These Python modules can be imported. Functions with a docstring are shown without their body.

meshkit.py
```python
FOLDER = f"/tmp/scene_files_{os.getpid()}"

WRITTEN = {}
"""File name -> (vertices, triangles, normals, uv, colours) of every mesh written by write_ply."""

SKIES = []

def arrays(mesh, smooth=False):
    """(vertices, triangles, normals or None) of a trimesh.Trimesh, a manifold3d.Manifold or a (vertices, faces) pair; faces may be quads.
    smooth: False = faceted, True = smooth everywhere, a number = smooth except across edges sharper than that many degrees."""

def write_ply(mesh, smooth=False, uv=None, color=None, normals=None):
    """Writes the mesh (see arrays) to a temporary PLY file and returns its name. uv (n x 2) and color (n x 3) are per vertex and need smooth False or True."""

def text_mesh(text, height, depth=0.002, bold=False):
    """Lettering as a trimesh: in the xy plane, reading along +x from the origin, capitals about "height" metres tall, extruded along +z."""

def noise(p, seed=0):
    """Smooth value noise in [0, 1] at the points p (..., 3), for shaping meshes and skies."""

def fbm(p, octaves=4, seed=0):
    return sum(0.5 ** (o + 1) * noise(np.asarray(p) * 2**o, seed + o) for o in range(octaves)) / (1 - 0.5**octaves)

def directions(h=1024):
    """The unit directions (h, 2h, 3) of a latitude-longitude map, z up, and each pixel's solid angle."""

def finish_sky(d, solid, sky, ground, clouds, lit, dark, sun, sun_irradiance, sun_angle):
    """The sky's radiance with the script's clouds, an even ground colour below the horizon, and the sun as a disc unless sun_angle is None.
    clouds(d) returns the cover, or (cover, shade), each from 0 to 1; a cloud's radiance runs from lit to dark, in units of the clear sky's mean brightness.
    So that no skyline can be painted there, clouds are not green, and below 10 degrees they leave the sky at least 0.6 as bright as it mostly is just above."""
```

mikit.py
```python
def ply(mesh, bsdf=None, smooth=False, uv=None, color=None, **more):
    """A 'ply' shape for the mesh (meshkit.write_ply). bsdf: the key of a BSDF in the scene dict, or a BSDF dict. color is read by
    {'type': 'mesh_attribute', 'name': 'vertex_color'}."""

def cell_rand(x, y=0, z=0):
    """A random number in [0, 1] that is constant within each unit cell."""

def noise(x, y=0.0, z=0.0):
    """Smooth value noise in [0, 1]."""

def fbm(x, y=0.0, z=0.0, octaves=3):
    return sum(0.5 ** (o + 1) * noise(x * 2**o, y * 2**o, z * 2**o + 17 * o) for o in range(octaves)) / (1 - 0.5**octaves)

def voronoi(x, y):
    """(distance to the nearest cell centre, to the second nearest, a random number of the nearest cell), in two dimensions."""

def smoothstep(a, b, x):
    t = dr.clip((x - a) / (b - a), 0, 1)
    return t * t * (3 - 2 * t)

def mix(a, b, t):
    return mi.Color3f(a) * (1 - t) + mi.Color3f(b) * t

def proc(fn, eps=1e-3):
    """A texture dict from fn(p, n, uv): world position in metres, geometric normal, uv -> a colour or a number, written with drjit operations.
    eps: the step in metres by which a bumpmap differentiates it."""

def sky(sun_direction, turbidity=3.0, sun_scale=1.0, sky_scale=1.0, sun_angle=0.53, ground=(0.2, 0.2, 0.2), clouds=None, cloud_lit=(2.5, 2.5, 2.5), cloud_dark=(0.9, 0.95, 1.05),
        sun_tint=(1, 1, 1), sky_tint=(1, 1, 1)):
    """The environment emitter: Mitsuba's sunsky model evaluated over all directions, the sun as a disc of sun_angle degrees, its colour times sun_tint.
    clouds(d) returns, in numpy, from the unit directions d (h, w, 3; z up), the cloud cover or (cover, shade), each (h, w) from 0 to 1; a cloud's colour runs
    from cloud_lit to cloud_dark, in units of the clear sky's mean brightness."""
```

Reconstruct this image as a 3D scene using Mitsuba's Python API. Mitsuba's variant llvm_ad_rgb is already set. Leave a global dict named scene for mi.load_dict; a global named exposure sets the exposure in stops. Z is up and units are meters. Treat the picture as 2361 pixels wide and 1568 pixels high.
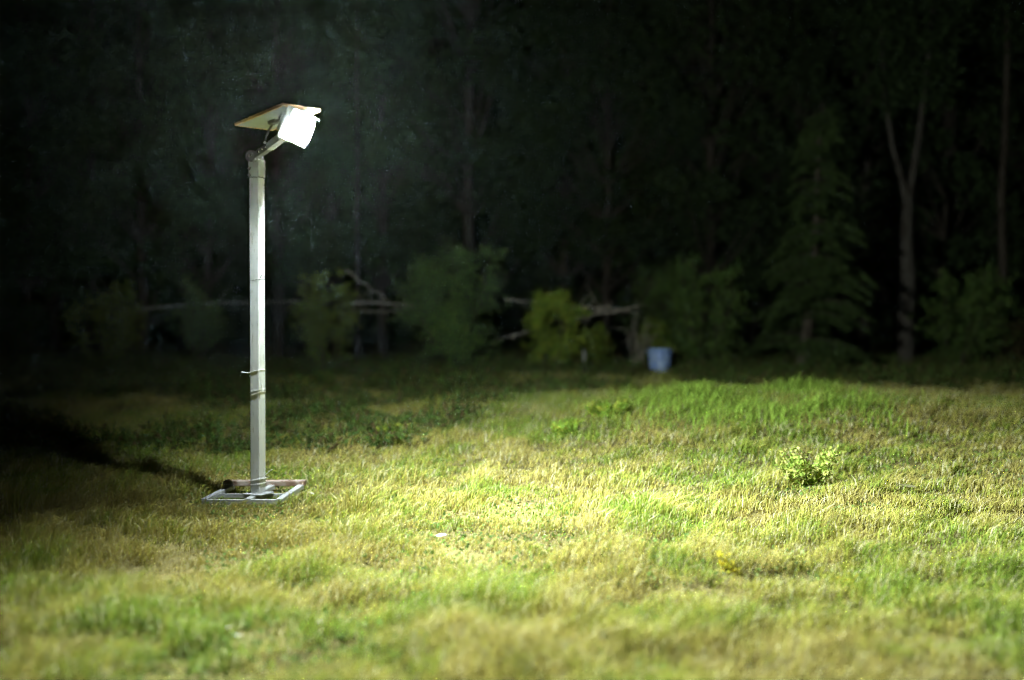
import math, random
import numpy as np, trimesh, mitsuba as mi, drjit as dr
import mikit, meshkit
from mikit import proc, noise, fbm, voronoi, mix, smoothstep
T = mi.ScalarTransform4f
scene, labels = {}, {}

# ------------------------------------------------------------------ camera, sky, exposure
EYE = np.array([0.0, 0.0, 1.6])
HFOV = 50.0
FPX = 1180.5 / math.tan(math.radians(HFOV / 2))            # focal length in pixels of a 2361 px wide view
PITCH = math.atan((784 - 740) / FPX)
FWD = np.array([0, math.cos(PITCH), -math.sin(PITCH)])
UP = np.array([0, math.sin(PITCH), math.cos(PITCH)])
scene['camera'] = {
    'type': 'thinlens', 'fov': HFOV, 'fov_axis': 'x', 'near_clip': 0.05, 'far_clip': 900.0,
    'aperture_radius': 0.038, 'focus_distance': 9.3,
    'to_world': T().look_at(EYE.tolist(), (EYE + FWD).tolist(), [0, 0, 1]),
    'medium': {'type': 'ref', 'id': 'night_air'}}
scene['sky'] = {**mikit.sky((-0.4, 0.5, 0.12), turbidity=3, sun_scale=0.0, sky_scale=0.0000015, ground=(0.05, 0.05, 0.03)), 'sampling_weight': 1.0}
LAMP_RADIANCE = np.array([0.90, 1.0, 1.0]) * 235.0
exposure = 6.0
AIR_DENSITY = 0.00005

# ------------------------------------------------------------------ helpers
RNG = np.random.default_rng(7)

def at(u, v, y):
    d = np.array([(u - 1180.5) / FPX, 0, 0]) + FWD + UP * (784 - v) / FPX
    return EYE + d * (y / d[1])

def terrain(x, y):
    x, y = np.asarray(x, float), np.asarray(y, float)
    s = np.clip((y - 11) / 14.0, 0, 1); s = s * s * (3 - 2 * s)
    z = 0.36 * s
    z = z + 0.40 * np.exp(-((x - 4.2) / 4.6) ** 2 - ((y - 15.8) / 2.6) ** 2)
    p = np.stack([x, y, 0 * x], -1)
    near = np.exp(-((np.hypot(x, y - 8)) / 60) ** 2)
    z = z + near * (0.16 * (meshkit.fbm(p * 0.22, 3, 5) - 0.5) + 0.15 * (meshkit.fbm(p * 1.15, 3, 9) - 0.5) + 0.07 * (meshkit.fbm(p * 3.1, 2, 61) - 0.5))
    flat = np.exp(-((x + 2.3) ** 2 + (y - 9.8) ** 2) / 1.2)
    return z * (1 - flat)

def ground_at(u, v):
    """where the ground shows at this pixel"""
    ys = np.linspace(3, 60, 3000)
    p0, p1 = at(u, v, 1.0), at(u, v, 2.0)
    q = p0 + (p1 - p0) * (ys - 1)[:, None]
    below = np.nonzero(q[:, 2] <= terrain(q[:, 0], q[:, 1]))[0]
    return q[below[0]] if len(below) else q[-1]

def on_ground(x, y, dz=0.0):
    return np.array([x, y, float(terrain(x, y)) + dz])

def numbered(name):
    keys = set(scene) | set(labels)
    used = lambda k: k in keys or any(x.startswith(k + '__') for x in keys)
    if not used(name): return name
    i = 1
    while used(f'{name}_{i:03d}'): i += 1
    return f'{name}_{i:03d}'

def thing(name, label, cat, group=None, kind=None):
    key = numbered(name)
    labels[key] = {'label': label, 'category': cat}
    if group: labels[key]['group'] = group
    if kind: labels[key]['kind'] = kind
    return key

def part(parent, name, mesh, bsdf, smooth=False, color=None, to_world=None, **more):
    key = numbered(parent + '__' + name)
    scene[key] = mikit.ply(mesh, bsdf, smooth=smooth, color=color, **more) if not isinstance(mesh, dict) else dict(mesh)
    if to_world is not None: scene[key]['to_world'] = to_world
    return key

def whole(name, mesh, bsdf, label, cat, smooth=False, color=None, group=None, kind=None):
    key = thing(name, label, cat, group, kind)
    scene[key] = mikit.ply(mesh, bsdf, smooth=smooth, color=color)
    return key

def unit(v):
    v = np.asarray(v, float); return v / np.linalg.norm(v, axis=-1, keepdims=True)

def tube(pts, radii, n=8, cap=True):
    pts = np.asarray(pts, float); radii = np.broadcast_to(np.asarray(radii, float), len(pts))
    t = unit(np.gradient(pts, axis=0))
    ref = np.array([0, 0, 1.0]) if abs(t[0, 2]) < 0.9 else np.array([1.0, 0, 0])
    a = unit(np.cross(t, ref)); b = np.cross(t, a)
    ang = np.arange(n) * 2 * np.pi / n
    v = pts[:, None] + radii[:, None, None] * (np.cos(ang)[None, :, None] * a[:, None] + np.sin(ang)[None, :, None] * b[:, None])
    v = v.reshape(-1, 3); f = []
    for i in range(len(pts) - 1):
        for j in range(n):
            k = (j + 1) % n
            f += [[i*n+j, i*n+k, (i+1)*n+k], [i*n+j, (i+1)*n+k, (i+1)*n+j]]
    if cap:
        v = np.vstack([v, pts[:1], pts[-1:]]); c0, c1 = len(v) - 2, len(v) - 1; m = (len(pts) - 1) * n
        for j in range(n):
            k = (j + 1) % n
            f += [[c0, k, j], [c1, m + j, m + k]]
    return v, np.array(f)

def join(meshes):
    vs, fs, o = [], [], 0
    for v, f in meshes:
        vs.append(v); fs.append(np.asarray(f) + o); o += len(v)
    return np.vstack(vs), np.vstack(fs)

def vf(m): return np.array(m.vertices), np.array(m.faces)

def rounded_box(size, r=0.006, seg=2):
    """a box with rounded edges, centred"""
    import manifold3d as m3
    sx, sy, sz = [max(s / 2 - r, 1e-4) for s in size]
    ball = m3.Manifold.sphere(r, 4 * seg)
    pts = [ball.translate([x, y, z]) for x in (-sx, sx) for y in (-sy, sy) for z in (-sz, sz)]
    m = m3.Manifold.batch_hull(pts).to_mesh()
    return np.array(m.vert_properties[:, :3], float), np.array(m.tri_verts)

def framed(mesh, origin, ax, ay, az):
    """mesh given in a local frame -> world"""
    v, f = mesh
    if np.linalg.det(np.stack([ax, ay, az])) < 0: f = np.asarray(f)[:, ::-1]
    return np.asarray(origin) + v[:, :1] * ax + v[:, 1:2] * ay + v[:, 2:3] * az, f

def cyl(p0, p1, r, n=14): return tube([p0, p1], r, n)

# ------------------------------------------------------------------ materials
def two(d): return {'type': 'twosided', 'bsdf': d}
def rgb(*c): return {'type': 'rgb', 'value': list(c)}
VC = {'type': 'mesh_attribute', 'name': 'vertex_color'}
scene['leaf_mat'] = {'type': 'principledthin', 'base_color': VC, 'roughness': 0.55, 'diff_trans': 0.7, 'spec_trans': 0.0}
scene['blade_mat'] = {'type': 'principledthin', 'base_color': VC, 'roughness': 0.75, 'diff_trans': 0.6, 'spec_trans': 0.0}

def soil_fn(p, n, uv):
    a = fbm(p.x * 2.3, p.y * 2.3, p.z, 4); b = fbm(p.x * 19, p.y * 19, p.z * 19, 3)
    c = mix(mi.Color3f(0.10, 0.085, 0.035), mi.Color3f(0.17, 0.145, 0.055), smoothstep(0.3, 0.7, a))
    return c * (0.6 + 0.8 * b)
scene['soil_mat'] = two({'type': 'diffuse', 'reflectance': proc(soil_fn)})

def bark_fn(base, dark, fz):
    def fn(p, n, uv):
        g = fbm(p.x * 22, p.y * 22, p.z * fz, 3)
        return mix(mi.Color3f(*dark), mi.Color3f(*base), smoothstep(0.32, 0.62, g))
    return fn
scene['bark_mat'] = two({'type': 'diffuse', 'reflectance': proc(bark_fn((0.075, 0.064, 0.046), (0.035, 0.028, 0.02), 3.0))})
scene['pale_bark_mat'] = two({'type': 'diffuse', 'reflectance': proc(bark_fn((0.085, 0.078, 0.062), (0.045, 0.038, 0.028), 3.0))})
scene['dead_wood_mat'] = two({'type': 'diffuse', 'reflectance': proc(bark_fn((0.42, 0.37, 0.29), (0.24, 0.20, 0.15), 5.0))})

def paint_fn(p, n, uv):
    g = fbm(p.x * 9, p.y * 9, p.z * 2.2, 4); s = noise(p.x * 60, p.y * 60, p.z * 14)
    c = mix(mi.Color3f(0.42, 0.44, 0.435), mi.Color3f(0.50, 0.51, 0.50), smoothstep(0.35, 0.65, g))
    return mix(c, mi.Color3f(0.26, 0.24, 0.20), smoothstep(0.74, 0.9, s) * 0.5)
scene['post_mat'] = two({'type': 'principled', 'base_color': proc(paint_fn), 'roughness': 0.38, 'specular': 0.5})
scene['dark_metal_mat'] = two({'type': 'principled', 'base_color': rgb(0.16, 0.165, 0.17), 'roughness': 0.45, 'metallic': 0.4})
scene['steel_mat'] = two({'type': 'roughconductor', 'material': 'Al', 'alpha': 0.25})
scene['galv_mat'] = two({'type': 'principled', 'base_color': rgb(0.42, 0.44, 0.44), 'roughness': 0.42, 'metallic': 0.25})
scene['cell_mat'] = two({'type': 'principled', 'base_color': rgb(0.02, 0.025, 0.06), 'roughness': 0.15, 'specular': 0.6})
scene['backsheet_mat'] = two({'type': 'diffuse', 'reflectance': rgb(0.34, 0.36, 0.36)})
scene['bronze_mat'] = two({'type': 'principled', 'base_color': rgb(0.62, 0.42, 0.24), 'roughness': 0.35, 'metallic': 0.5})
def rusty_fn(p, n, uv):
    g = fbm(p.x * 14, p.y * 14, p.z * 14, 4)
    return mix(mi.Color3f(0.30, 0.25, 0.21), mi.Color3f(0.16, 0.10, 0.065), smoothstep(0.42, 0.6, g))
scene['rusty_mat'] = two({'type': 'principled', 'base_color': proc(rusty_fn), 'roughness': 0.6})
scene['strap_mat'] = two({'type': 'diffuse', 'reflectance': rgb(0.12, 0.12, 0.12)})
scene['wire_mat'] = two({'type': 'principled', 'base_color': rgb(0.85, 0.86, 0.86), 'roughness': 0.3, 'metallic': 0.3})
def tub_fn(p, n, uv):
    g = fbm(p.x * 7, p.y * 7, p.z * 7, 3)
    return mix(mi.Color3f(0.17, 0.29, 0.60), mi.Color3f(0.36, 0.48, 0.68), smoothstep(0.35, 0.62, g))
scene['tub_mat'] = two({'type': 'principled', 'base_color': proc(tub_fn), 'roughness': 0.4})
scene['white_mat'] = two({'type': 'principled', 'base_color': rgb(0.16, 0.155, 0.14), 'roughness': 0.7})
scene['lens_mat'] = two({'type': 'diffuse', 'reflectance': rgb(0.7, 0.7, 0.7)})
scene['black_mat'] = two({'type': 'diffuse', 'reflectance': rgb(0.02, 0.02, 0.02)})

# ------------------------------------------------------------------ ground: one sheet to the horizon
def spaced(lo, hi, step, far):
    mid = np.arange(lo, hi + step / 2, step); out, d = [], step
    x = hi
    while x < far:
        d *= 1.35; x += d; out.append(x)
    left, d, x = [], step, lo
    while x > -far:
        d *= 1.35; x -= d; left.append(x)
    return np.concatenate([left[::-1], mid, out])
gx, gy = spaced(-16, 17, 0.16, 420), spaced(1, 34, 0.16, 420)
GX, GY = np.meshgrid(gx, gy)
gv = np.stack([GX, GY, terrain(GX, GY)], -1).reshape(-1, 3)
ni, nj = len(gx), len(gy)
idx = (np.arange(nj - 1)[:, None] * ni + np.arange(ni - 1)[None]).ravel()
gf = np.stack([idx, idx + 1, idx + 1 + ni, idx + ni], -1)
scene['ground'] = mikit.ply((gv, gf), 'soil_mat', smooth=True)
labels['ground'] = {'label': 'uneven grassy ground rising gently towards the dark forest edge', 'category': 'ground', 'kind': 'structure'}

# ------------------------------------------------------------------ the solar street lamp
LX, LY = -2.235, 9.64
lamp = thing('solar_street_lamp', 'tall pale solar street lamp, lit, standing on a flat metal frame in the grass', 'street lamp')
gz = float(terrain(LX, LY))
zt = at(597, 378, LY)[2]
nl = unit([-0.36, -0.93, 0]); nr = np.array([-nl[1], nl[0], 0]); ZZ = np.array([0, 0, 1.0])      # post faces: camera-left and right
PW = 0.100
part(lamp, 'post', framed(rounded_box((PW, PW, zt - gz - 0.01), 0.012, 3), [LX, LY, (zt + gz) / 2], nr, -nl, ZZ), 'post_mat', smooth=35)
# collar: sleeve with a pointed lower edge over the top of the post
cw = PW / 2 + 0.006
zc0, zc1 = at(597, 409, LY)[2], at(597, 368, LY)[2]
import manifold3d as m3
sleeve = m3.Manifold.batch_hull([m3.Manifold.cylinder(zc1 - zc0 + 0.05, 0.012, 0.012, 16).translate([sx * (cw - 0.012), sy * (cw - 0.012), -0.05]) for sx in (-1, 1) for sy in (-1, 1)])
# trim: cut the lower edge so that it climbs on the right face
cut = m3.Manifold.cube([0.5, 0.5, 0.2], True).rotate([0, -24, 0]).translate([cw + 0.0, 0, -0.088])
cut2 = m3.Manifold.cube([0.5, 0.5, 0.2], True).translate([0, 0, -0.1])
sleeve = sleeve - cut2
mm = sleeve.to_mesh()
col = part(lamp, 'collar', framed((np.array(mm.vert_properties[:, :3], float), np.array(mm.tri_verts)), [LX, LY, zc0], nr, -nl, ZZ), 'galv_mat', smooth=35)
for vv in (397, 403):     # two bolts on the camera-left corner of the collar
    p = np.array([LX, LY, at(597, vv + (-7 if vv == 397 else 2), LY)[2]]) + nl * cw - nr * (cw - 0.02)
    part(lamp, 'bolt', cyl(p - nl * 0.003, p + nl * 0.014, 0.011, 10), 'steel_mat', smooth=40)
seam = np.array([LX, LY, zc0 - 0.004])
part(lamp, 'seam_gasket', framed(rounded_box((PW + 0.006, PW + 0.006, 0.008), 0.003), seam, nr, -nl, ZZ), 'strap_mat')
# pivot and arm
pv = at(588, 362, LY - 0.04)
part(lamp, 'pivot', join([cyl(pv + nl * 0.075, pv - nl * 0.06, 0.050, 28), cyl(pv + nl * 0.080, pv + nl * 0.07, 0.036, 24)]), 'dark_metal_mat', smooth=40)
part(lamp, 'bolt', cyl(pv + nl * 0.078, pv + nl * 0.092, 0.013, 6), 'steel_mat')
a0, a1, a2 = pv + np.array([0.01, -0.03, 0.0]), at(622, 338, 9.36), at(662, 307, 9.10)
def bar(p0, p1, w, h, r=0.008):
    d = unit(np.asarray(p1) - p0); s = unit(np.cross(d, ZZ)); u = np.cross(s, d)
    return framed(rounded_box((np.linalg.norm(np.asarray(p1) - p0), w, h), r), (np.asarray(p0) + p1) / 2, d, s, u)
arm = part(lamp, 'arm', bar(a0, a1, 0.058, 0.060), 'dark_metal_mat', smooth=35)
part(lamp, 'arm_sleeve', bar(a1 - unit(a2 - a1) * 0.01, a2, 0.064, 0.066), 'post_mat', smooth=35)
dview = unit([0.2, -0.95, -0.1])
for q, (u, v) in enumerate([(607, 350), (613, 343), (619, 337)]):
    t = (0.45, 0.7, 0.92)[q]
    p = a0 + (a1 - a0) * t; s = unit(np.cross(unit(a1 - a0), ZZ)); s = s if s @ dview > 0 else -s
    part(lamp, 'bolt', cyl(p + s * 0.027, p + s * 0.040, 0.010, 10), 'steel_mat', smooth=40)
# lamp head: a flat box along HA, facing HN
HA = unit([0.37, -0.06, 0.93]); HN = np.array([0.92, -0.05, -0.37]); HN = unit(HN - HA * (HN @ HA)); HC = np.cross(HA, HN)
hc = at(675, 290, 8.98)
HL, HW = 0.275, 0.25
head = part(lamp, 'lamp_head', framed(rounded_box((HL, HW, 0.05), 0.014, 3), hc - HN * 0.036, HA, HC, HN), 'post_mat', smooth=35)
part(head, 'bezel', framed(rounded_box((HL, 0.010, 0.02), 0.003), hc - HC * (HW / 2 - 0.006) - HN * 0.006, HA, HC, HN), 'galv_mat', smooth=35)
part(head, 'hood', framed(rounded_box((HL - 0.03, 0.008, 0.116), 0.003), hc + HC * (HW / 2 - 0.006) + HN * 0.046, HA, HC, HN), 'galv_mat', smooth=35)
for k in range(7):        # cooling ribs on the back of the head
    part(head, 'cooling_rib', framed(rounded_box((HL * 0.55, 0.006, 0.03), 0.002), hc - HN * 0.070 + HC * (k - 3) * 0.035, HA, HC, HN), 'galv_mat')
# a ridged lens that throws its light both ways along the lawn, between two hoods that cut the light off behind
LW, LH, RIDGE = 0.104, 0.165, 0.030
sec = [(-LW, -0.004), (-LW * 0.96, 0.012), (RIDGE - 0.014, LH - 0.013), (RIDGE - 0.005, LH), (RIDGE + 0.005, LH), (RIDGE + 0.012, LH - 0.013), (LW * 0.96, 0.012), (LW, -0.004)]
ev = np.array([-1, -0.94, -0.8, -0.5, 0, 0.5, 0.8, 0.94, 1.0]); es = 1 - 0.22 * np.abs(ev) ** 6        # the lens narrows to its rounded ends
lens = np.vstack([[hc + e * (HL / 2 - 0.014) * HA + c * (0.5 + 0.5 * q) * HC + max(z, 0) * q * HN - 0.004 * HN for c, z in sec] for e, q in zip(ev, es)])
lf = []
for i in range(8):
    for j in range(7): k = i * 8 + j; lf += [[k, k + 1, k + 9], [k, k + 9, k + 8]]
lf = np.array(lf)
if np.cross(lens[1] - lens[0], lens[9] - lens[0]) @ (HN - HC) < 0: lf = lf[:, ::-1]
for e, hh, ext in ((-1, 0.138, 0.10), (1, 0.172, 0.0)):
    part(head, 'hood', framed(rounded_box((0.008, HW - 0.004 + ext, hh), 0.003), hc + e * HA * (HL / 2 - 0.009) - HC * ext / 2 + HN * (hh / 2 - 0.012), HA, HC, HN), 'galv_mat', smooth=35)
part(lamp, 'light_panel', (lens, lf), 'lens_mat',
     emitter={'type': 'area', 'radiance': rgb(*LAMP_RADIANCE.tolist()), 'sampling_weight': 30.0})
labels[lamp + '__light_panel'] = {'label': 'lit white ridged lens of the lamp'}
# solar panel on its brackets
C0 = at(540, 287, 9.45)
E2 = at(628, 299, 9.80) - C0                                # the far edge shows lower than the near one: the underside is seen
dd = min(np.linspace(8.4, 9.6, 400), key=lambda d: abs((at(652, 240, d) - C0) @ E2))
E1 = at(652, 240, dd) - C0
PN = unit(np.cross(E1, E2)); PN = PN if PN[2] > 0 else -PN
l1, l2, d1, d2 = np.linalg.norm(E1), np.linalg.norm(E2), unit(E1), unit(E2)
pc = C0 + (E1 + E2) / 2
pan = part(lamp, 'solar_panel', framed(rounded_box((l1 - 0.03, l2 - 0.03, 0.014), 0.003), pc - PN * 0.004, d1, d2, PN), 'backsheet_mat')
for s in (-1, 1):
    part(pan, 'frame_bar', framed(rounded_box((l1, 0.016, 0.026), 0.003), pc + s * d2 * (l2 / 2 - 0.008), d1, d2, PN), 'bronze_mat')
    part(pan, 'frame_bar', framed(rounded_box((0.016, l2 - 0.034, 0.026), 0.003), pc + s * d1 * (l1 / 2 - 0.008), d1, d2, PN), 'bronze_mat')
for i in range(4):
    for j in range(4):
        w1, w2 = (l1 - 0.05) / 4, (l2 - 0.05) / 4
        part(pan, 'solar_cell', framed(rounded_box((w1 - 0.006, w2 - 0.006, 0.003), 0.001, 1), pc + PN * 0.0055 + d1 * (i - 1.5) * w1 + d2 * (j - 1.5) * w2, d1, d2, PN), 'cell_mat')
part(lamp, 'junction_box', framed(rounded_box((0.09, 0.07, 0.03), 0.006), pc - PN * 0.028 - d1 * 0.05, d1, d2, PN), 'dark_metal_mat', smooth=35)
s0 = pc - PN * 0.012 - d1 * 0.13 + d2 * 0.06
s1 = at(611, 329, 9.40)
mid = (s0 + s1) / 2 + np.array([-0.03, 0, -0.02])
t_ = np.linspace(0, 1, 9)[:, None]
part(lamp, 'strut', tube((1 - t_) ** 2 * s0 + 2 * t_ * (1 - t_) * mid + t_ ** 2 * s1, 0.009, 8), 'dark_metal_mat', smooth=50)
part(lamp, 'strut', bar(pc - PN * 0.012 + d1 * 0.05, hc - HN * 0.06 - HA * 0.06, 0.05, 0.012, 0.004), 'dark_metal_mat', smooth=35)
part(lamp, 'bolt', cyl(s1 + dview * 0.004, s1 + dview * 0.02, 0.012, 10), 'steel_mat', smooth=40)
kn = s0 * 0.62 + s1 * 0.38 + np.array([0.07, 0, 0.02])
part(lamp, 'clamp_knob', cyl(kn + dview * 0.016, kn - dview * 0.03, 0.017, 12), 'bronze_mat', smooth=40)
# base frame lying in the grass
frame = lamp + '__base_frame'
fz = 0.062
def rail(p0, p1, w, h, m, name='rail'):
    p0 = np.array([*p0, fz]); p1 = np.array([*p1, fz]); d = unit(p1 - p0); s = np.cross(ZZ, d)
    L = np.linalg.norm(p1 - p0)
    # an angle iron: a flat flange and an upright flange
    a = framed(rounded_box((L, w, 0.006), 0.0015), (p0 + p1) / 2 + ZZ * 0.003, d, s, ZZ)
    b = framed(rounded_box((L, 0.006, h), 0.0015), (p0 + p1) / 2 - s * (w / 2 - 0.003) - ZZ * h / 2, d, s, ZZ)
    return part(frame, name, join([a, b]), m, smooth=35)
x0, x1, xm = -2.64, -1.995, LX - 0.03
rail((x0 - 0.02, 9.40), (x1 + 0.02, 9.40), 0.045, 0.035, 'galv_mat')
fz = 0.070
for xx in (x0, xm, x1):
    rail((xx, 9.38), (xx + 0.03, 10.22), 0.055, 0.035, 'galv_mat')
fz = 0.062
rail((x0 + 0.03, 9.71), (x1 - 0.03, 9.71), 0.03, 0.03, 'galv_mat')
part(frame, 'back_plate', framed(rounded_box((0.76, 0.10, 0.05), 0.006), [-2.31, 10.24, 0.085], np.array([1.0, 0, 0]), np.array([0, 1.0, 0]), ZZ), 'rusty_mat', smooth=35)
labels[frame + '__back_plate'] = {'label': 'rust-brown flat bar across the back of the base'}
part(frame, 'foot_plate', framed(rounded_box((0.20, 0.20, 0.012), 0.003), [LX, LY, 0.083], nr, -nl, ZZ), 'galv_mat', smooth=35)

def ring(z, r, tilt=0.0, off=0.0015):
    h = PW / 2 + off + r; pts = []
    for k in range(21):
        a = k / 20 * 2 * np.pi; c, s = math.cos(a), math.sin(a)
        k_ = (abs(c) ** 8 + abs(s) ** 8) ** (-1 / 8)
        pts.append(np.array([LX, LY, z]) + nr * c * k_ * h - nl * s * k_ * h + ZZ * tilt * c * k_)
    return pts
def zpx(v): return at(597, v, LY - 0.06)[2]
def tail(p, d, n=7, L=0.14, r=0.003):
    rr = np.random.default_rng(int(p[2] * 100)); pts = [np.array(p)]
    for i in range(n): pts.append(pts[-1] + unit(np.asarray(d) + rr.normal(0, 0.25, 3)) * L / n)
    return tube(pts, r, 6)
front_r = np.array([LX, LY, 0]) + nl * (PW / 2) + nr * (PW / 2)
w = thing('cable_tie', 'black cable tie round the middle of the pale lamp post', 'cable tie')
scene[w] = mikit.ply(join([tube(ring(zpx(646), 0.002, 0.006, 0.001), 0.003, 6), tail(front_r + ZZ * zpx(646), (0.6, -0.3, 0.8), 4, 0.06, 0.004)]), 'strap_mat', smooth=50)
w = thing('wire_tie', 'single thin wire round the post, highest of the wires, one end sticking out', 'wire')
part(w, 'loop', join([tube(ring(zpx(856), 0.003, 0.012), 0.003, 6)]), 'wire_mat', smooth=50)
part(w, 'loose_end', tail(np.array([LX, LY, zpx(860)]) + nl * (PW / 2) - nr * (PW / 2), (-1, -0.2, 0.15), 4, 0.07, 0.004), 'wire_mat', smooth=50)
w = thing('wire_tie', 'doubled pale wire wound twice round the post below its middle', 'wire')
part(w, 'loop', tube(ring(zpx(902), 0.004, 0.014), 0.004, 6), 'wire_mat', smooth=50)
part(w, 'loop', tube(ring(zpx(909), 0.004, 0.02), 0.004, 6), 'wire_mat', smooth=50)
part(w, 'loose_end', tail(front_r + ZZ * zpx(905), (0.5, -0.2, 0.8), 5, 0.09), 'wire_mat', smooth=50)
w = thing('wire_tie', 'bright wire tied round the foot of the post with a long loose end', 'wire')
part(w, 'loop', tube(ring(zpx(1107), 0.004, 0.01), 0.005, 6), 'wire_mat', smooth=50)
part(w, 'loop', tube(ring(zpx(1117), 0.004, 0.006), 0.004, 6), 'wire_mat', smooth=50)
part(w, 'loose_end', tail(front_r + ZZ * zpx(1107), (0.75, -0.2, 0.7), 8, 0.17, 0.004), 'wire_mat', smooth=50)

# ------------------------------------------------------------------ foliage makers
def leaf_cards(pos, size, rng, col, up=0.3, aspect=0.45, jitter=0.22):
    """four-cornered leaves, each its own two triangles bent along the midrib; returns (v, f, colours)"""
    n = len(pos)
    d = rng.normal(size=(n, 3)); d[:, 2] = d[:, 2] * 0.7 + up; d = unit(d)
    s = unit(np.cross(d, rng.normal(size=(n, 3)))); nn = np.cross(d, s)
    L = (size * rng.uniform(0.6, 1.3, n))[:, None]
    v = np.stack([pos, pos + d * L * 0.5 + s * L * aspect * 0.5 + nn * L * 0.08, pos + d * L, pos + d * L * 0.5 - s * L * aspect * 0.5 + nn * L * 0.08], 1)
    i = np.arange(n)[:, None] * 4
    f = np.stack([i + [0, 1, 2], i + [0, 2, 3]], 1).reshape(-1, 3)
    c = np.asarray(col)[rng.integers(0, len(col), n)] * rng.uniform(1 - jitter, 1 + jitter, (n, 1))
    return v.reshape(-1, 3), f, np.repeat(c, 4, 0)

GREENS = np.array([[0.09, 0.165, 0.035], [0.12, 0.19, 0.045], [0.08, 0.145, 0.04], [0.14, 0.20, 0.05]])
BRIGHT = np.array([[0.20, 0.31, 0.04], [0.26, 0.35, 0.045], [0.17, 0.27, 0.04], [0.31, 0.34, 0.05]])
DARK = np.array([[0.045, 0.075, 0.025], [0.05, 0.08, 0.03], [0.04, 0.065, 0.02]])

def wander(p, d, L, n, rng, bend=0.25, lift=0.0):
    pts = [np.array(p, float)]; d = unit(np.asarray(d, float))
    for _ in range(n):
        d = unit(d + rng.normal(0, bend, 3) / math.sqrt(n) + np.array([0, 0, lift / n])); pts.append(pts[-1] + d * L / n)
    return np.array(pts)

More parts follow.
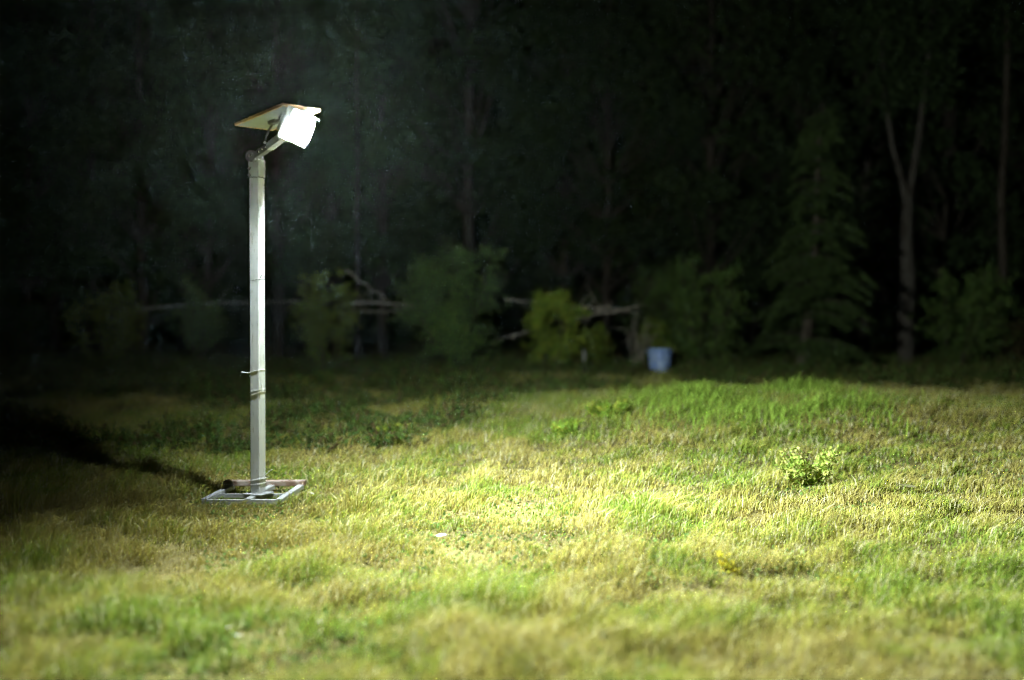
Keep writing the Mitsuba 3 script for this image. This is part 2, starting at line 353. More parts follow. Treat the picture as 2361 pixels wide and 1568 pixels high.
def bush_meshes(h, w, n_leaf, leaf, col, rng, stems=7, low=0.12, top_heavy=0.6):
    st, lp = [], []
    for k in range(stems):
        a = rng.uniform(0, 2 * np.pi); sp = rng.uniform(0.1, 1.0) * w / 2
        tip = np.array([math.cos(a) * sp, math.sin(a) * sp, h * rng.uniform(0.72, 1.0)])
        base = np.array([math.cos(a), math.sin(a), 0]) * 0.06
        t = np.linspace(0, 1, 9)[:, None]
        bulge = np.array([math.cos(a), math.sin(a), 0]) * w * 0.10
        pts = base + (tip - base) * t + bulge * np.sin(np.pi * t) + rng.normal(0, 0.02 * h, (9, 3)) * t
        st.append(tube(pts, np.linspace(0.022, 0.005, 9) * h / 2.2, 6))
        for _ in range(int(11 + 5 * rng.random())):
            tt = rng.uniform(low, 1.0); i = min(int(tt * 8), 7); q = pts[i] + (pts[i + 1] - pts[i]) * (tt * 8 - i)
            prof = w / 2 * (0.35 + 0.65 * math.sin(math.pi * min(1, tt * (1.25 - 0.5 * top_heavy) + 0.08)))
            tw = wander(q, [math.cos(a + rng.normal(0, 1.2)), math.sin(a + rng.normal(0, 1.2)), 0.55], prof * rng.uniform(0.3, 1.05), 5, rng, 0.6)
            st.append(tube(tw, np.linspace(0.006, 0.002, 6), 4, False))
            lp.append((tw, prof))
    per = max(4, n_leaf // len(lp)); pos = []
    for tw, prof in lp:
        i = rng.integers(1, 6, per); sp = 0.03 + 0.055 * prof
        pos.append(tw[i] + rng.normal(0, sp, (per, 3)))
    pos = np.vstack(pos); pos = pos[pos[:, 2] > 0.05]
    return join(st), leaf_cards(pos, leaf, rng, col)

def add_bush(u, v_base, y, v_top, width_px, label, cat='shrub', name='shrub', n=3200, leaf=0.10, col=GREENS, seed=0, group=None, stems=7, **kw):
    rng = np.random.default_rng(seed)
    p = at(u, v_base, y); p = on_ground(p[0], y, -0.02)
    h = at(u, v_top, y)[2] - p[2]; w_ = width_px / FPX * y
    sm, (lv_, lf_, lc_) = bush_meshes(h, w_, n, leaf, col, rng, stems, **kw)
    k = thing(name, label, cat, group)
    part(k, 'stems', (sm[0] + p, sm[1]), 'bark_mat', smooth=True)
    part(k, 'foliage', (lv_ + p, lf_), 'leaf_mat', color=lc_)
    return k

# shrubs along the forest edge
G1 = 'shrubs along the forest edge'
YG = BRIGHT * 0.75
add_bush(232, 850, 27.5, 640, 150, 'dim upright shrub at the far left of the forest edge, nearest the left border', n=3400, seed=11, col=YG, group=G1)
add_bush(452, 850, 27.0, 655, 150, 'dim loose shrub with bare lower stems, just left of the lamp post', n=2600, seed=12, col=GREENS * 1.3, group=G1, low=0.3)
add_bush(755, 835, 26.5, 625, 140, 'shrub with pointed top and yellow-green right side, first to the right of the lamp post', n=4200, seed=13, col=YG * 1.1, group=G1, top_heavy=0.2)
add_bush(1035, 850, 27.0, 545, 230, 'large dark green shrub, tallest of the forest-edge shrubs, right of the dead branches', n=6500, leaf=0.11, seed=14, col=GREENS * 1.5, group=G1, stems=10)
add_bush(1060, 852, 25.6, 720, 150, 'low rounded green shrub in front of the tallest shrub', n=2600, seed=15, col=GREENS * 1.5, group=G1, low=0.1)
add_bush(1272, 828, 25.2, 660, 128, 'bright yellow-green leafy shrub, the brightest one at the forest edge', n=4200, seed=16, col=BRIGHT * 1.15, group=G1, top_heavy=0.2)
add_bush(1352, 835, 26.0, 750, 100, 'small low green shrub at the right foot of the brightest shrub', n=1500, seed=17, col=YG, group=G1)
add_bush(1522, 812, 27.6, 735, 90, 'small yellowish shrub growing right behind the blue tub', n=1500, seed=18, col=BRIGHT, group=G1)
add_bush(1625, 862, 27.2, 600, 190, 'broad dark shrub between the blue tub and the young conifer', n=5200, seed=19, col=GREENS * 1.2, group=G1, stems=10)
add_bush(1500, 835, 30.0, 590, 150, 'dark tall shrub behind the dead bare shrub', n=3600, seed=20, col=GREENS, group=G1, stems=9)
add_bush(2205, 850, 27.5, 625, 190, 'broad dark shrub at the right, beyond the forked tree', n=4800, seed=21, col=GREENS * 1.2, group=G1, stems=10)
add_bush(2330, 865, 28.5, 740, 150, 'low dim brownish shrub at the right border', n=1800, seed=22, col=np.array([[0.12, 0.09, 0.04], [0.10, 0.10, 0.035]]), group=G1)
add_bush(30, 850, 29.5, 690, 150, 'nearly black shrub cut by the left border', n=2400, seed=23, col=DARK, group=G1)

# young conifer with drooping branches
def conifer(u, v_base, y, v_top, u_top, w_px, rng, low=0.10):
    p = on_ground(at(u, v_base, y)[0], y, -0.05); top = at(u_top, v_top, y); h = top[2] - p[2]; W = w_px / FPX * y / 2
    t = np.linspace(0, 1, 14)[:, None]
    tr = p + (top - p) * t + np.array([0.08, 0, 0]) * np.sin(t * 5)
    trunk = tube(tr, np.linspace(0.15, 0.012, 14), 10)
    br, pos, dirs = [], [], []
    for k in range(120):
        tt = rng.uniform(low, 0.985); i = min(int(tt * 13), 12); q = tr[i] + (tr[i + 1] - tr[i]) * (tt * 13 - i)
        a = rng.uniform(0, 2 * np.pi); L = W * (1 - tt) ** 0.75 * rng.uniform(0.7, 1.1) + 0.12
        s = np.linspace(0, 1, 7)[:, None]
        d = np.array([math.cos(a), math.sin(a), 0])
        pts = q + d * L * s + ZZ * L * (0.32 * s - 0.55 * s ** 2)
        br.append(tube(pts, np.linspace(0.018, 0.004, 7), 4, False))
        m = int(80 + 190 * L / W)
        ss = rng.uniform(0.02, 1, m); ii = np.minimum((ss * 6).astype(int), 5)
        c = pts[ii] + (pts[ii + 1] - pts[ii]) * (ss * 6 - ii)[:, None]
        side = np.cross(d, ZZ)
        pos.append(c + side * rng.normal(0, 0.20 * L * (1.1 - ss), m)[:, None] + ZZ * (-rng.random(m)[:, None] * 0.10))
        dirs.append(d + side * rng.choice([-1, 1], m)[:, None] * 0.8 - ZZ * rng.uniform(0.0, 0.7, m)[:, None])
    pos, dirs = np.vstack(pos), unit(np.vstack(dirs)); n = len(pos)
    s = unit(np.cross(dirs, ZZ + rng.normal(0, 0.3, (n, 3)))); L = rng.uniform(0.10, 0.22, n)[:, None]
    v = np.stack([pos, pos + dirs * L * .5 + s * .022, pos + dirs * L - ZZ * 0.02, pos + dirs * L * .5 - s * .022], 1).reshape(-1, 3)
    i = np.arange(n)[:, None] * 4
    f = np.stack([i + [0, 1, 2], i + [0, 2, 3]], 1).reshape(-1, 3)
    c = np.repeat(np.array([0.085, 0.135, 0.04]) * rng.uniform(0.7, 1.35, (n, 1)), 4, 0)
    return trunk, join(br), (v, f, c)
tr, br, (cv, cf, cc) = conifer(1845, 868, 25.5, 235, 1905, 330, np.random.default_rng(31))
k = thing('young_conifer', 'young conifer with drooping branches and pale bare trunk foot, right of the blue tub', 'conifer')
part(k, 'trunk', tr, 'bark_mat', smooth=True); part(k, 'branches', br, 'bark_mat', smooth=True); part(k, 'needles', (cv, cf), 'leaf_mat', color=cc)

# ------------------------------------------------------------------ forest trees
def broad_tree(h, w, rng, crown_low=0.22, clumps=46, per=150, leaf=0.30, trunk_r=0.2, col=DARK):
    t = np.linspace(0, 1, 12)[:, None]
    tr = np.hstack([np.cumsum(rng.normal(0, 0.02 * h / 12, (12, 2)), 0), t * h * 0.94])
    tr[:, :2] -= tr[0, :2]
    wood = [tube(tr, trunk_r * (1 - 0.9 * t[:, 0]), 9)]
    pos = []
    for k in range(clumps):
        tt = rng.uniform(crown_low, 1.0); prof = w / 2 * (0.30 + 0.75 * math.sin(math.pi * (0.18 + 0.80 * (tt - crown_low) / (1 - crown_low))))
        a = rng.uniform(0, 2 * np.pi); r = prof * math.sqrt(rng.uniform(0.15, 1))
        j = min(int(tt * 0.8 * 11), 10)
        c = np.array([math.cos(a) * r, math.sin(a) * r, tt * h])
        wood.append(tube(np.array([tr[j], tr[j] * 0.45 + c * 0.55 - ZZ * 0.1 * r, c]), [trunk_r * 0.28 * (1.1 - tt) + 0.012, trunk_r * 0.15 * (1.1 - tt) + 0.01, 0.008], 5, False))
        R = rng.uniform(0.45, 1.0) * w * 0.14 + 0.2
        n = int(per * rng.uniform(0.6, 1.4))
        q = unit(rng.normal(size=(n, 3))) * R * rng.uniform(0.35, 1, (n, 1)) ** 0.6 * np.array([1.25, 1.25, 0.7])
        pos.append(c + q)
    return join(wood), leaf_cards(np.vstack(pos), leaf, rng, col)

PROTO = []
for s in range(6):
    rng = np.random.default_rng(100 + s)
    wood, (lv_, lf_, lc_) = broad_tree(14 + s % 3, 4.6 + 0.5 * (s % 4), rng, crown_low=(0.12, 0.2, 0.16, 0.24, 0.1, 0.2)[s], clumps=64, per=135, leaf=0.28, trunk_r=0.17 + 0.02 * (s % 3), col=DARK * (1.0, 1.2, 1.1, 0.9, 1.2, 1.0)[s])
    PROTO.append((mikit.ply(wood, 'bark_mat', smooth=True), mikit.ply((lv_, lf_), 'leaf_mat', color=lc_)))
G2 = 'tall dark trees of the forest'
rng = np.random.default_rng(55)
spots = []
for u, y, s in [(60, 34, 1.0), (210, 37, 1.05), (330, 33, 0.95), (480, 36, 1.0), (640, 38, 1.0), (760, 40, 0.95), (880, 36, 0.9), (985, 38, 1.0),
                (1085, 34, 1.1), (1300, 36, 1.05), (1395, 33, 0.9), (1500, 37, 1.1), (1640, 35, 1.0), (1740, 39, 1.1), (1830, 36, 1.0), (1990, 38, 1.0), (2180, 35, 1.0), (2260, 40, 1.1), (2390, 36, 1.0),
                (130, 46, 1.2), (420, 47, 1.2), (700, 48, 1.15), (1000, 46, 1.2), (1230, 50, 0.8), (1450, 47, 1.2), (1720, 48, 1.2), (2070, 47, 1.1), (2330, 48, 1.2)]:
    spots.append((u, y, s))
for i, (u, y, s) in enumerate(spots):
    w_, l_ = PROTO[(i * 5 + i // 6) % 6]
    x = (u - 1180.5) / FPX * y
    p = on_ground(x, y, -0.1)
    M = T().translate(p.tolist()).rotate([0, 0, 1], float(rng.uniform(0, 360))).scale([s * rng.uniform(0.9, 1.1), s * rng.uniform(0.9, 1.1), s])
    k = thing('forest_tree', 'tall leafy tree lost among its like in the black forest behind the shrubs', 'tree', G2)
    part(k, 'trunk', w_, None, to_world=M); part(k, 'crown', l_, None, to_world=M)

# the far wood behind them, one unbroken mass
rng = np.random.default_rng(400)
n = 60000; y = rng.uniform(56, 74, n); x = rng.uniform(-1, 1, n) * 52; z = rng.uniform(0, 1, n) ** 0.9 * (21 + 5 * meshkit.noise(np.stack([x * 0.16, 0 * x, 0 * x], -1)))
lv_, lf_, lc_ = leaf_cards(np.stack([x, y, z], -1), 1.5, rng, DARK, aspect=0.6)
scene['far_wood'] = mikit.ply((lv_, lf_), 'leaf_mat', color=lc_)
labels['far_wood'] = {'label': 'black mass of woodland behind the forest trees', 'category': 'woodland', 'kind': 'stuff'}

# the trees whose trunks catch light
def bare_tree(name, label, paths, mat, crown=None, seed=0):
    k = thing(name, label, 'tree')
    for i, (pts, r) in enumerate(paths):
        part(k, 'trunk' if i == 0 else 'limb', tube(pts, r, 10), mat, smooth=True)
    if crown is not None:
        rng = np.random.default_rng(seed)
        pos = np.vstack([c + unit(rng.normal(size=(n, 3))) * R * rng.uniform(0.3, 1, (n, 1)) for c, R, n in crown])
        lv_, lf_, lc_ = leaf_cards(pos, 0.24, rng, DARK)
        part(k, 'crown', (lv_, lf_), 'leaf_mat', color=lc_)
Y = 29.0
pb = lambda u, v, y=Y: at(u, v, y)
base = on_ground(pb(2088, 800)[0], Y, -0.1)
fork = pb(2092, 470)
bare_tree('forked_tree', 'forked tree with a pale grey trunk at the right, the thickest trunk in view',
          [([base, pb(2088, 740), pb(2094, 640), pb(2090, 560), fork], [0.24, 0.22, 0.20, 0.17, 0.14]),
           ([fork - ZZ * 0.1, pb(2104, 400), pb(2118, 320), pb(2135, 180), pb(2150, 20)], [0.12, 0.10, 0.09, 0.07, 0.04]),
           ([fork - ZZ * 0.1, pb(2078, 410), pb(2058, 340), pb(2040, 220), pb(2030, 60)], [0.10, 0.085, 0.07, 0.06, 0.03])], 'pale_bark_mat',
          crown=[(pb(2150, 40), 1.2, 700), (pb(2030, 60), 1.1, 600), (pb(2100, -60), 1.4, 700), (pb(2040, 200), 0.9, 420), (pb(2150, 190), 0.9, 420), (pb(2090, 120), 0.9, 300)], seed=4)
Y2 = 30.5
base = on_ground(pb(2312, 700, Y2)[0], Y2, -0.1)
bare_tree('slender_tree', 'slender straight grey trunk near the right border', [([base, pb(2312, 590, Y2), pb(2308, 450, Y2), pb(2318, 300, Y2), pb(2322, 100, Y2), pb(2320, -60, Y2)], [0.13, 0.12, 0.11, 0.10, 0.08, 0.05])], 'bark_mat',
          crown=[(pb(2322, 30, Y2), 1.3, 500), (pb(2300, -70, Y2), 1.5, 600)], seed=5)
base = on_ground(pb(826, 800, Y2)[0], Y2, -0.1)
bare_tree('slender_tree', 'slender pale trunk rising behind the glow to the right of the lamp', [([base, pb(824, 600, Y2), pb(823, 500, Y2), pb(825, 390, Y2), pb(822, 200, Y2), pb(826, -40, Y2)], [0.07, 0.065, 0.06, 0.055, 0.045, 0.03])], 'bark_mat',
          crown=[(pb(822, 60, Y2), 1.3, 500), (pb(832, -60, Y2), 1.4, 500)], seed=6)

# ------------------------------------------------------------------ dead branches lying across the shrubs
def branch(label, pts, r0, r1, twigs=5, seed=0, name='dead_branch'):
    rng = np.random.default_rng(seed); pts = np.asarray(pts, float)
    t = np.linspace(0, 1, 10); base = np.stack([np.interp(t, np.linspace(0, 1, len(pts)), pts[:, i]) for i in range(3)], 1)
    base[1:-1] += rng.normal(0, 0.018, (8, 3))
    k = thing(name, label, 'branch', 'dead branches at the forest edge')
    part(k, 'stem', tube(base, np.linspace(r0, r1, 10), 7), 'dead_wood_mat', smooth=True)
    for _ in range(twigs):
        i = rng.integers(2, 9); d = unit(base[i] - base[i - 1] + rng.normal(0, 0.5, 3))
        part(k, 'twig', tube(wander(base[i], d, rng.uniform(0.3, 0.8), 5, rng, 0.4), np.linspace(r1 * 0.9, 0.004, 6), 5), 'dead_wood_mat', smooth=True)
B = lambda *uv: [at(u, v, y) for u, v, y in uv]
branch('long thin dead branch running level behind the lamp post', B((330, 712, 27.4), (520, 697, 27.3), (700, 697, 27.2)), 0.022, 0.012, 4, 1)
branch('pale dead branch lying level right of the pointed shrub, upper one of the crossing pair', B((800, 702, 26.9), (860, 697, 26.8), (955, 706, 26.7)), 0.034, 0.018, 3, 2)
branch('thin dead branch just below the crossing pair', B((800, 716, 27.0), (880, 718, 26.9), (940, 716, 26.9)), 0.018, 0.01, 2, 3)
branch('dead branch slanting down into the crossing pair from the pointed shrub', B((795, 622, 27.2), (850, 662, 27.0), (920, 712, 26.8)), 0.026, 0.012, 2, 4)
branch('short dead branch on the left of the brightest shrub, level with its upper half', B((1165, 691, 26.2), (1225, 694, 26.0)), 0.024, 0.014, 1, 5)
branch('short pale dead branch low on the left of the brightest shrub, slanting up', B((1178, 776, 26.0), (1220, 763, 25.8)), 0.028, 0.016, 1, 6)
branch('pale dead branch slanting up from the brightest shrub towards the bare dead shrub', B((1300, 738, 26.2), (1380, 723, 26.3), (1450, 712, 26.4)), 0.036, 0.02, 3, 7)
branch('dead branch lying level above the slanting one, right of the brightest shrub', B((1305, 706, 26.4), (1380, 711, 26.4), (1452, 716, 26.5)), 0.03, 0.016, 3, 8)
branch('grey dead branch tilted across the two right of the brightest shrub', B((1340, 740, 26.3), (1385, 716, 26.2), (1408, 706, 26.2)), 0.026, 0.014, 1, 9)
k = thing('dead_shrub', 'bare grey dead shrub hanging with broken twigs, left above the blue tub', 'dead shrub')
rng = np.random.default_rng(77); bp = on_ground(at(1465, 840, 27)[0], 27.0, -0.05)
for i in range(7):
    tip = at(1455 + rng.uniform(-30, 55), 705 + rng.uniform(-10, 80), 27 + rng.uniform(-.3, .3))
    t = np.linspace(0, 1, 8)[:, None]; pts = bp + (tip - bp) * t + rng.normal(0, 0.05, (8, 3)) * t
    part(k, 'stem', tube(pts, np.linspace(0.017, 0.006, 8), 6), 'dead_wood_mat', smooth=True)
    for _ in range(4):
        q = pts[rng.integers(3, 8)]
        part(k, 'twig', tube(wander(q, rng.normal(size=3) + [0, 0, 0.2], rng.uniform(0.2, 0.5), 5, rng, 0.6), np.linspace(0.010, 0.004, 6), 4), 'dead_wood_mat', smooth=True)

# ------------------------------------------------------------------ undergrowth along the forest edge
rng = np.random.default_rng(300)
pos, wd = [], []
for i in range(1500):
    x_ = rng.uniform(-0.55, 0.55); y = rng.uniform(21.5 + 3.5 * meshkit.noise(np.array([x_ * 14, 2.0, 1.0])), 33); x = x_ * y
    if abs(x / y - 0.1345) < 0.022 and y < 26.5: continue
    h = rng.uniform(0.12, 0.55) * (0.6 + 0.5 * meshkit.noise(np.array([x * 0.6, y * 0.6, 3.0]))); R = rng.uniform(0.15, 0.45)
    n = int(30 + 60 * R); z0 = float(terrain(x, y)); r = R * np.sqrt(rng.random(n)); a = rng.uniform(0, 6.283, n)
    pos.append(np.stack([x + r * np.cos(a), y + r * np.sin(a), z0 + h * rng.random(n) ** 0.7 * (1.1 - r / R * 0.6)], -1))
for i in range(2200):      # rough weeds reaching out into the lawn beyond the lit part
    y = rng.uniform(13.0, 25); x = rng.uniform(-0.6, 0.6) * y
    if abs(x / y - 0.1345) < 0.02: continue
    if y < 20.5 and x > -1.6 + (y - 13) * 0.55: continue
    if meshkit.fbm(np.array([x * 0.5, y * 0.5, 7.0]), 2, 3) < 0.40: continue
    h = rng.uniform(0.08, 0.30) * (1.0 if y < 18 else 1.7); R = rng.uniform(0.12, 0.4); n = int(25 + 60 * R); z0 = float(terrain(x, y)); r = R * np.sqrt(rng.random(n)); a = rng.uniform(0, 6.283, n)
    pos.append(np.stack([x + r * np.cos(a), y + r * np.sin(a), z0 + h * rng.random(n) ** 0.7 * (1.1 - r / R * 0.6)], -1))
lv_, lf_, lc_ = leaf_cards(np.vstack(pos), 0.11, rng, np.vstack([GREENS * 0.8, [[0.12, 0.09, 0.04], [0.10, 0.10, 0.035]]]), up=0.7, aspect=0.3)
scene['undergrowth'] = mikit.ply((lv_, lf_), 'leaf_mat', color=lc_)
labels['undergrowth'] = {'label': 'dim rough undergrowth of weeds between the lawn and the forest', 'category': 'undergrowth', 'kind': 'stuff'}

# ------------------------------------------------------------------ blue tub, white peg
ty = 25.6
tp = on_ground(at(1521, 850, ty)[0], ty); th = at(1521, 806, ty)[2] - tp[2]; tr_ = 27 / FPX * ty
prof = []
for k_ in range(13):
    z = k_ / 12 * th; r = tr_ * (0.84 + 0.16 * k_ / 12) + (0.012 if k_ in (4, 5, 8, 9) else 0)
    prof.append([r, z])
prof += [[tr_ * 1.06, th], [tr_ * 1.06, th + 0.025], [tr_ * 0.97, th + 0.025], [tr_ * 0.95, th * 0.95], [tr_ * 0.82, 0.03], [0, 0.03]]
prof = [[0, 0]] + prof
tub = trimesh.creation.revolve(np.array(prof), sections=40)
tub.apply_translation(tp)
k = thing('blue_tub', 'pale blue plastic tub standing open at the forest edge', 'tub')
part(k, 'body', tub, 'tub_mat', smooth=35)
for s in (-1, 1):
    a = np.linspace(0, np.pi, 9)
    part(k, 'handle', tube(np.stack([tp[0] + s * tr_ * 1.02 + s * 0.05 * np.sin(a), tp[1] + 0.07 * np.cos(a), tp[2] + th * 0.9 + 0 * a], 1), 0.009, 6), 'tub_mat', smooth=50)
p = ground_at(1293, 826); p = on_ground(p[0], 24.6)
h = at(1293, 804, 24.6)[2] - p[2]
pg = trimesh.util.concatenate([trimesh.creation.box((0.075, 0.05, max(h, .2) - 0.05)), trimesh.creation.cone(0.05, 0.06, sections=4).apply_transform(trimesh.transformations.rotation_matrix(np.pi / 4, [0, 0, 1])).apply_translation([0, 0, max(h, .2) / 2 - 0.025])])
pg.apply_translation(p + [0, 0, max(h, .2) / 2 - 0.03])
whole('marker_peg', pg, 'white_mat', 'small white peg in the ground below the brightest shrub', 'peg')

# ------------------------------------------------------------------ grass
def grass_color(x, y, rng, n):
    p = np.stack([x, y, 0 * x], -1)
    a = meshkit.fbm(p * 0.55, 3, 21); b = meshkit.fbm(p * 1.9, 3, 33); c = meshkit.fbm(p * 5.0, 2, 41)
    straw = np.clip((a - 0.47) * 1.5 + (b - 0.5) * 1.9 + (c - 0.5) * 1.0 + 0.50, 0, 1)
    straw = np.clip(straw + rng.normal(0, 0.28, n), 0, 1)
    green, yell, brown, pale = np.array([0.19, 0.285, 0.042]), np.array([0.345, 0.35, 0.062]), np.array([0.375, 0.32, 0.10]), np.array([0.55, 0.52, 0.30])
    s = straw[:, None]
    col = np.where(s < 0.5, green + (yell - green) * s * 2, yell + (brown - yell) * (s - 0.5) * 2)
    m = rng.random(n) < 0.13
    col[m] = pale
    return col * rng.uniform(0.72, 1.25, (n, 1)) * (0.85 + 0.3 * c[:, None])

def blades(x, y, hgt, wid, rng, lean=0.75, seg=2, col=None):
    n = len(x); base = np.stack([x, y, terrain(x, y) - 0.008], -1)
    a = rng.uniform(0, 2 * np.pi, n); face = np.stack([np.cos(a), np.sin(a), 0 * a], -1)
    ln = np.stack([rng.normal(0.35, 0.55, n), rng.normal(0.0, 0.55, n), 0 * a], -1) * lean * hgt[:, None]
    up = np.stack([0 * a, 0 * a, hgt], -1); side = face * wid[:, None] / 2
    if col is None: col = grass_color(x, y, rng, n)
    if seg == 1:
        v = np.stack([base - side, base + side, base + up * 0.85 + ln], 1); f = np.arange(n * 3).reshape(-1, 3)
        return v.reshape(-1, 3), f, np.repeat(col, 3, 0)
    mid = base + up * 0.6 + ln * 0.35
    v = np.stack([base - side, base + side, mid - side * 0.8, mid + side * 0.8, base + up * 0.82 + ln], 1)
    i = np.arange(n)[:, None] * 5
    f = np.stack([i + [0, 1, 3], i + [0, 3, 2], i + [2, 3, 4]], 1).reshape(-1, 3)
    return v.reshape(-1, 3), f, np.repeat(col, 5, 0)

def scatter(y0, y1, dens, rng, margin=1.2):
    """points between two distances, dens(y) per square metre"""
    n = int(sum(dens(y) * (0.935 * y + 2 * margin) * 0.1 for y in np.arange(y0, y1, 0.1) + 0.05))
    ys = np.linspace(y0, y1, 800); pdf = np.array([dens(y) for y in ys]) * (0.935 * ys + 2 * margin); cdf = np.cumsum(pdf); cdf /= cdf[-1]
    y = np.interp(rng.random(n), cdf, ys); x = (rng.random(n) - 0.5) * (0.935 * y + 2 * margin)
    return x, y

def tuft(x, y):
    p = np.stack([x, y, 0 * x], -1)
    return 0.62 * meshkit.fbm(p * 3.1, 3, 61) + 0.38 * meshkit.fbm(p * 0.9, 2, 67)

rng = np.random.default_rng(200)
x, y = scatter(2.6, 14, lambda y: 4300 * (6 / max(y, 6)) ** 1.45, rng)
t = tuft(x, y)
keep = rng.random(len(x)) < np.clip((t - 0.24) * 6, 0.45, 1); x, y, t = x[keep], y[keep], t[keep]
inside = (np.abs(x + 2.31) < 0.36) & (np.abs(y - 9.82) < 0.46)
hgt = (0.040 + 0.33 * np.clip(t - 0.36, 0, 1) ** 1.1) * rng.uniform(0.55, 1.6, len(x)) * np.where(inside, 0.6, 1)
wid = 0.0056 * np.maximum(1, y / 7) * rng.uniform(0.7, 1.4, len(x))
g1 = blades(x, y, hgt, wid, rng)
x, y = scatter(14, 33, lambda y: 4300 * (6 / y) ** 1.45, rng, 2.5)
t = tuft(x, y)
keep = rng.random(len(x)) < np.clip((t - 0.24) * 6, 0.4, 1); x, y, t = x[keep], y[keep], t[keep]
hgt = (0.05 + 0.26 * np.clip(t - 0.28, 0, 1)) * rng.uniform(0.6, 1.5, len(x))
g2 = blades(x, y, hgt, 0.0042 * y / 6 * rng.uniform(0.8, 1.5, len(x)), rng, seg=1)
m = join([(g1[0], g1[1]), (g2[0], g2[1])])
scene['grass'] = mikit.ply(m, 'blade_mat', color=np.vstack([g1[2], g2[2]]))
labels['grass'] = {'label': 'short tussocky lawn grass, yellow-green with straw-brown patches, all over the ground', 'category': 'grass', 'kind': 'stuff'}

# taller green grass on the crest of the rise
rng = np.random.default_rng(210)
q = [ground_at(u, v) for u, v in [(1540, 935), (1600, 925), (1680, 915), (1760, 910), (1840, 910), (1920, 915), (1700, 930), (1860, 930)]]
x = np.concatenate([rng.normal(p[0], 0.5, 900) for p in q]); y = np.concatenate([rng.normal(p[1] , 0.8, 900) for p in q])
c = np.array([0.24, 0.38, 0.06]) * rng.uniform(0.6, 1.4, (len(x), 1)) + rng.uniform(0, 0.05, (len(x), 1)) * [1, 0.6, 0]
tg = blades(x, y, rng.uniform(0.05, 0.20, len(x)) * (0.5 + 1.6 * meshkit.noise(np.stack([x * 2.2, y * 2.2, 0 * x], -1))), rng.uniform(0.010, 0.018, len(x)), rng, lean=0.8, col=c)
scene['tall_grass'] = mikit.ply((tg[0], tg[1]), 'blade_mat', color=tg[2])
labels['tall_grass'] = {'label': 'fresh green taller grass on the crest of the lit rise', 'category': 'grass', 'kind': 'stuff'}

# low broad-leaved ground cover among the grass
rng = np.random.default_rng(220)
x, y = scatter(2.6, 13, lambda y: 420 * (6 / max(y, 6)) ** 1.2, rng)
p = np.stack([x, y, 0 * x], -1); keep = (meshkit.fbm(p * 0.7, 3, 91) + 0.10 * np.exp(-((x + 1.0) ** 2 + (y - 5.2) ** 2) / 3)) > 0.53
x, y = x[keep], y[keep]
pos = np.stack([x, y, terrain(x, y) + rng.uniform(0.0, 0.045, len(x))], -1)
lv_, lf_, lc_ = leaf_cards(pos, 0.032, rng, np.array([[0.13, 0.22, 0.05], [0.17, 0.25, 0.06], [0.22, 0.28, 0.10], [0.11, 0.19, 0.05]]), up=0.25, aspect=0.8)
scene['ground_cover'] = mikit.ply((lv_, lf_), 'leaf_mat', color=lc_)
labels['ground_cover'] = {'label': 'low broad-leaved green weeds creeping between the grass', 'category': 'ground cover', 'kind': 'stuff'}

# single leafy weeds that stand out of the grass
def weed(u, v, v_top, w_px, label, col, seed, n=420, leaf=0.06, stems=9):
    rng = np.random.default_rng(seed); p = ground_at(u, v); h = at(u, v_top, p[1])[2] - p[2]; w_ = w_px / FPX * p[1]
    st, pos = [], []
    for s in range(stems):
        a = rng.uniform(0, 2 * np.pi); r = w_ / 2 * math.sqrt(rng.random())
        tip = np.array([math.cos(a) * r, math.sin(a) * r, h * rng.uniform(0.55, 1.0)]); tt = np.linspace(0, 1, 6)[:, None]
        pts = p + tip * tt + np.array([math.cos(a), math.sin(a), 0]) * 0.1 * w_ * np.sin(np.pi * tt)
        st.append(tube(pts, np.linspace(0.004, 0.0015, 6), 5)); i = rng.integers(1, 6, n // stems)
        pos.append(pts[i] + rng.normal(0, 0.022, (len(i), 3)))
    lv_, lf_, lc_ = leaf_cards(np.vstack(pos), leaf, rng, col, up=0.4, aspect=0.5)
    k = thing('leafy_weed', label, 'weed'); part(k, 'stems', join(st), 'bark_mat', smooth=True); part(k, 'leaves', (lv_, lf_), 'leaf_mat', color=lc_)
WB = np.array([[0.34, 0.46, 0.09], [0.42, 0.48, 0.10], [0.28, 0.42, 0.07], [0.46, 0.45, 0.15]])
weed(1868, 1128, 1036, 140, 'bright yellow-green leafy weed bushing out of the lit grass on the right', WB, 1, n=950, leaf=0.062, stems=18)
weed(1398, 962, 930, 80, 'light green weed on the crest of the rise, left of the taller grass', BRIGHT * 1.2, 2, n=380, leaf=0.09)
weed(1290, 1010, 972, 110, 'yellowish weed in the lit grass just below the crest, left of centre of the rise', BRIGHT * 1.25, 3, n=340, leaf=0.08)
weed(893, 1012, 985, 60, 'green weed at the edge of the light behind and right of the lamp post', BRIGHT, 4, n=260, leaf=0.07)
weed(640, 1108, 1085, 40, 'small green weed right beside the foot of the lamp post', BRIGHT, 5, n=140, leaf=0.05, stems=6)
YL = np.array([[0.60, 0.50, 0.05], [0.55, 0.48, 0.06], [0.45, 0.45, 0.05]])
weed(1680, 1322, 1288, 44, 'small plant with yellow leaves in the grass below the bright weed', YL, 6, n=70, leaf=0.045, stems=5)
weed(1952, 1352, 1330, 36, 'tiny yellowing plant in the grass at the lower right', YL, 7, n=50, leaf=0.04, stems=5)

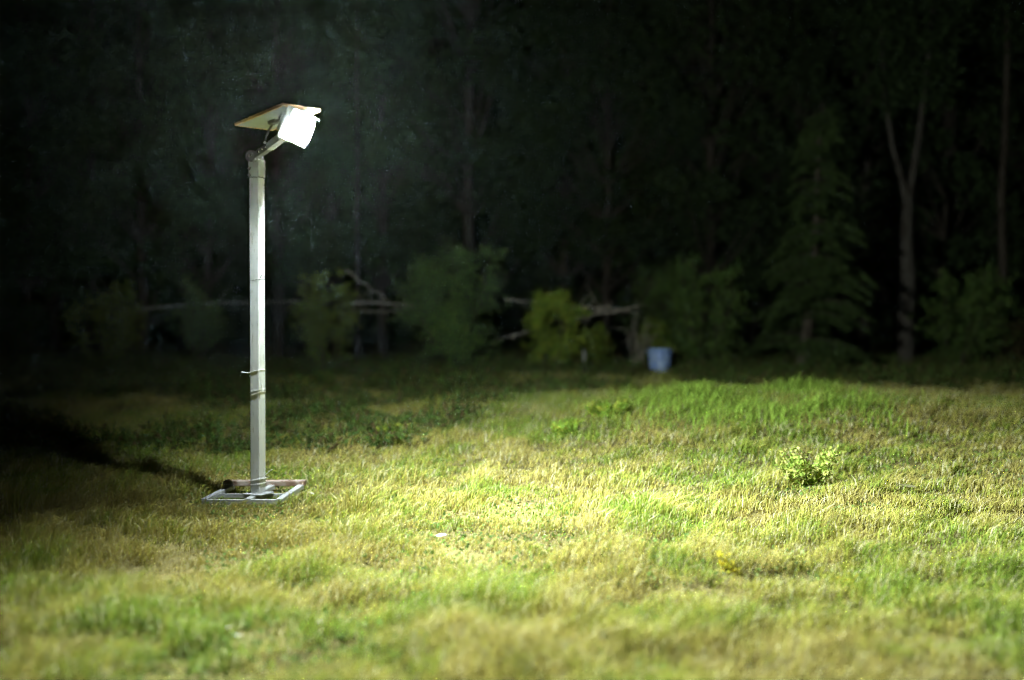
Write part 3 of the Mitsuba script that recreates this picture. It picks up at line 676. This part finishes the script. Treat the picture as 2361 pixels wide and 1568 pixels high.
# fallen leaves and scraps
def fallen(u, v, L, label, col, seed, name='fallen_leaf', cat='leaf'):
    rng = np.random.default_rng(seed); p = ground_at(u, v) + ZZ * 0.05
    t = np.linspace(0, 1, 7); w_ = np.sin(np.pi * t) ** 0.8 * L * 0.26; a = rng.uniform(0, 6.28); d = np.array([math.cos(a), math.sin(a), 0.15]); s = np.array([-math.sin(a), math.cos(a), 0.25])
    c = p + (t[:, None] - .5) * L * d + ZZ * 0.25 * L * ((t[:, None] - .5) ** 2)
    v = np.vstack([c - s * w_[:, None] + ZZ * w_[:, None] * .35, c, c + s * w_[:, None] + ZZ * w_[:, None] * .35]); f = []
    for i in range(6): f += [[i, i + 1, 8 + i], [i, 8 + i, 7 + i], [7 + i, 8 + i, 15 + i], [7 + i, 15 + i, 14 + i]]
    whole(name, (v, np.array(f)), 'leaf_mat', label, cat, smooth=True, color=np.tile(np.asarray(col), (len(v), 1)) * rng.uniform(0.9, 1.1, (len(v), 1)))
fallen(2090, 1135, 0.20, 'pale cream dead leaf lying in the grass right of the bright weed', (0.72, 0.68, 0.42), 1)
fallen(2140, 888, 0.22, 'orange-brown dead leaf in the dim grass at the right, near the forest edge', (0.55, 0.20, 0.06), 2)
fallen(651, 968, 0.13, 'pale dry leaf in the dark grass just right of the lamp post', (0.60, 0.52, 0.38), 3)
fallen(1016, 1252, 0.10, 'whitish dry leaf in the lit grass left of the middle of the lawn', (0.72, 0.68, 0.55), 4)
fallen(528, 1470, 0.06, 'pinkish white scrap lying in the grass near the lower left', (0.80, 0.66, 0.68), 5, 'scrap', 'scrap')
fallen(548, 1488, 0.05, 'second smaller whitish scrap just below the pinkish one', (0.80, 0.78, 0.78), 6, 'scrap', 'scrap')
fallen(740, 1455, 0.05, 'small pink scrap in the grass, farther to the right at the bottom', (0.78, 0.60, 0.66), 7, 'scrap', 'scrap')
fallen(720, 1152, 0.09, 'thin whitish strip in the grass just right of the base frame', (0.75, 0.75, 0.72), 8, 'scrap', 'scrap')

# ------------------------------------------------------------------ the damp night air
scene['night_air'] = {'type': 'homogeneous', 'albedo': rgb(0.62, 0.86, 0.99), 'sigma_t': float(AIR_DENSITY), 'phase': {'type': 'hg', 'g': 0.8}}
scene['haze'] = {'type': 'cube', 'to_world': T().translate([0, 10, 12]).scale([440, 450, 14.0]), 'bsdf': {'type': 'null'}, 'interior': {'type': 'ref', 'id': 'night_air'}}
labels['haze'] = {'label': 'thin damp night air glowing round the lamp', 'category': 'haze', 'kind': 'stuff'}
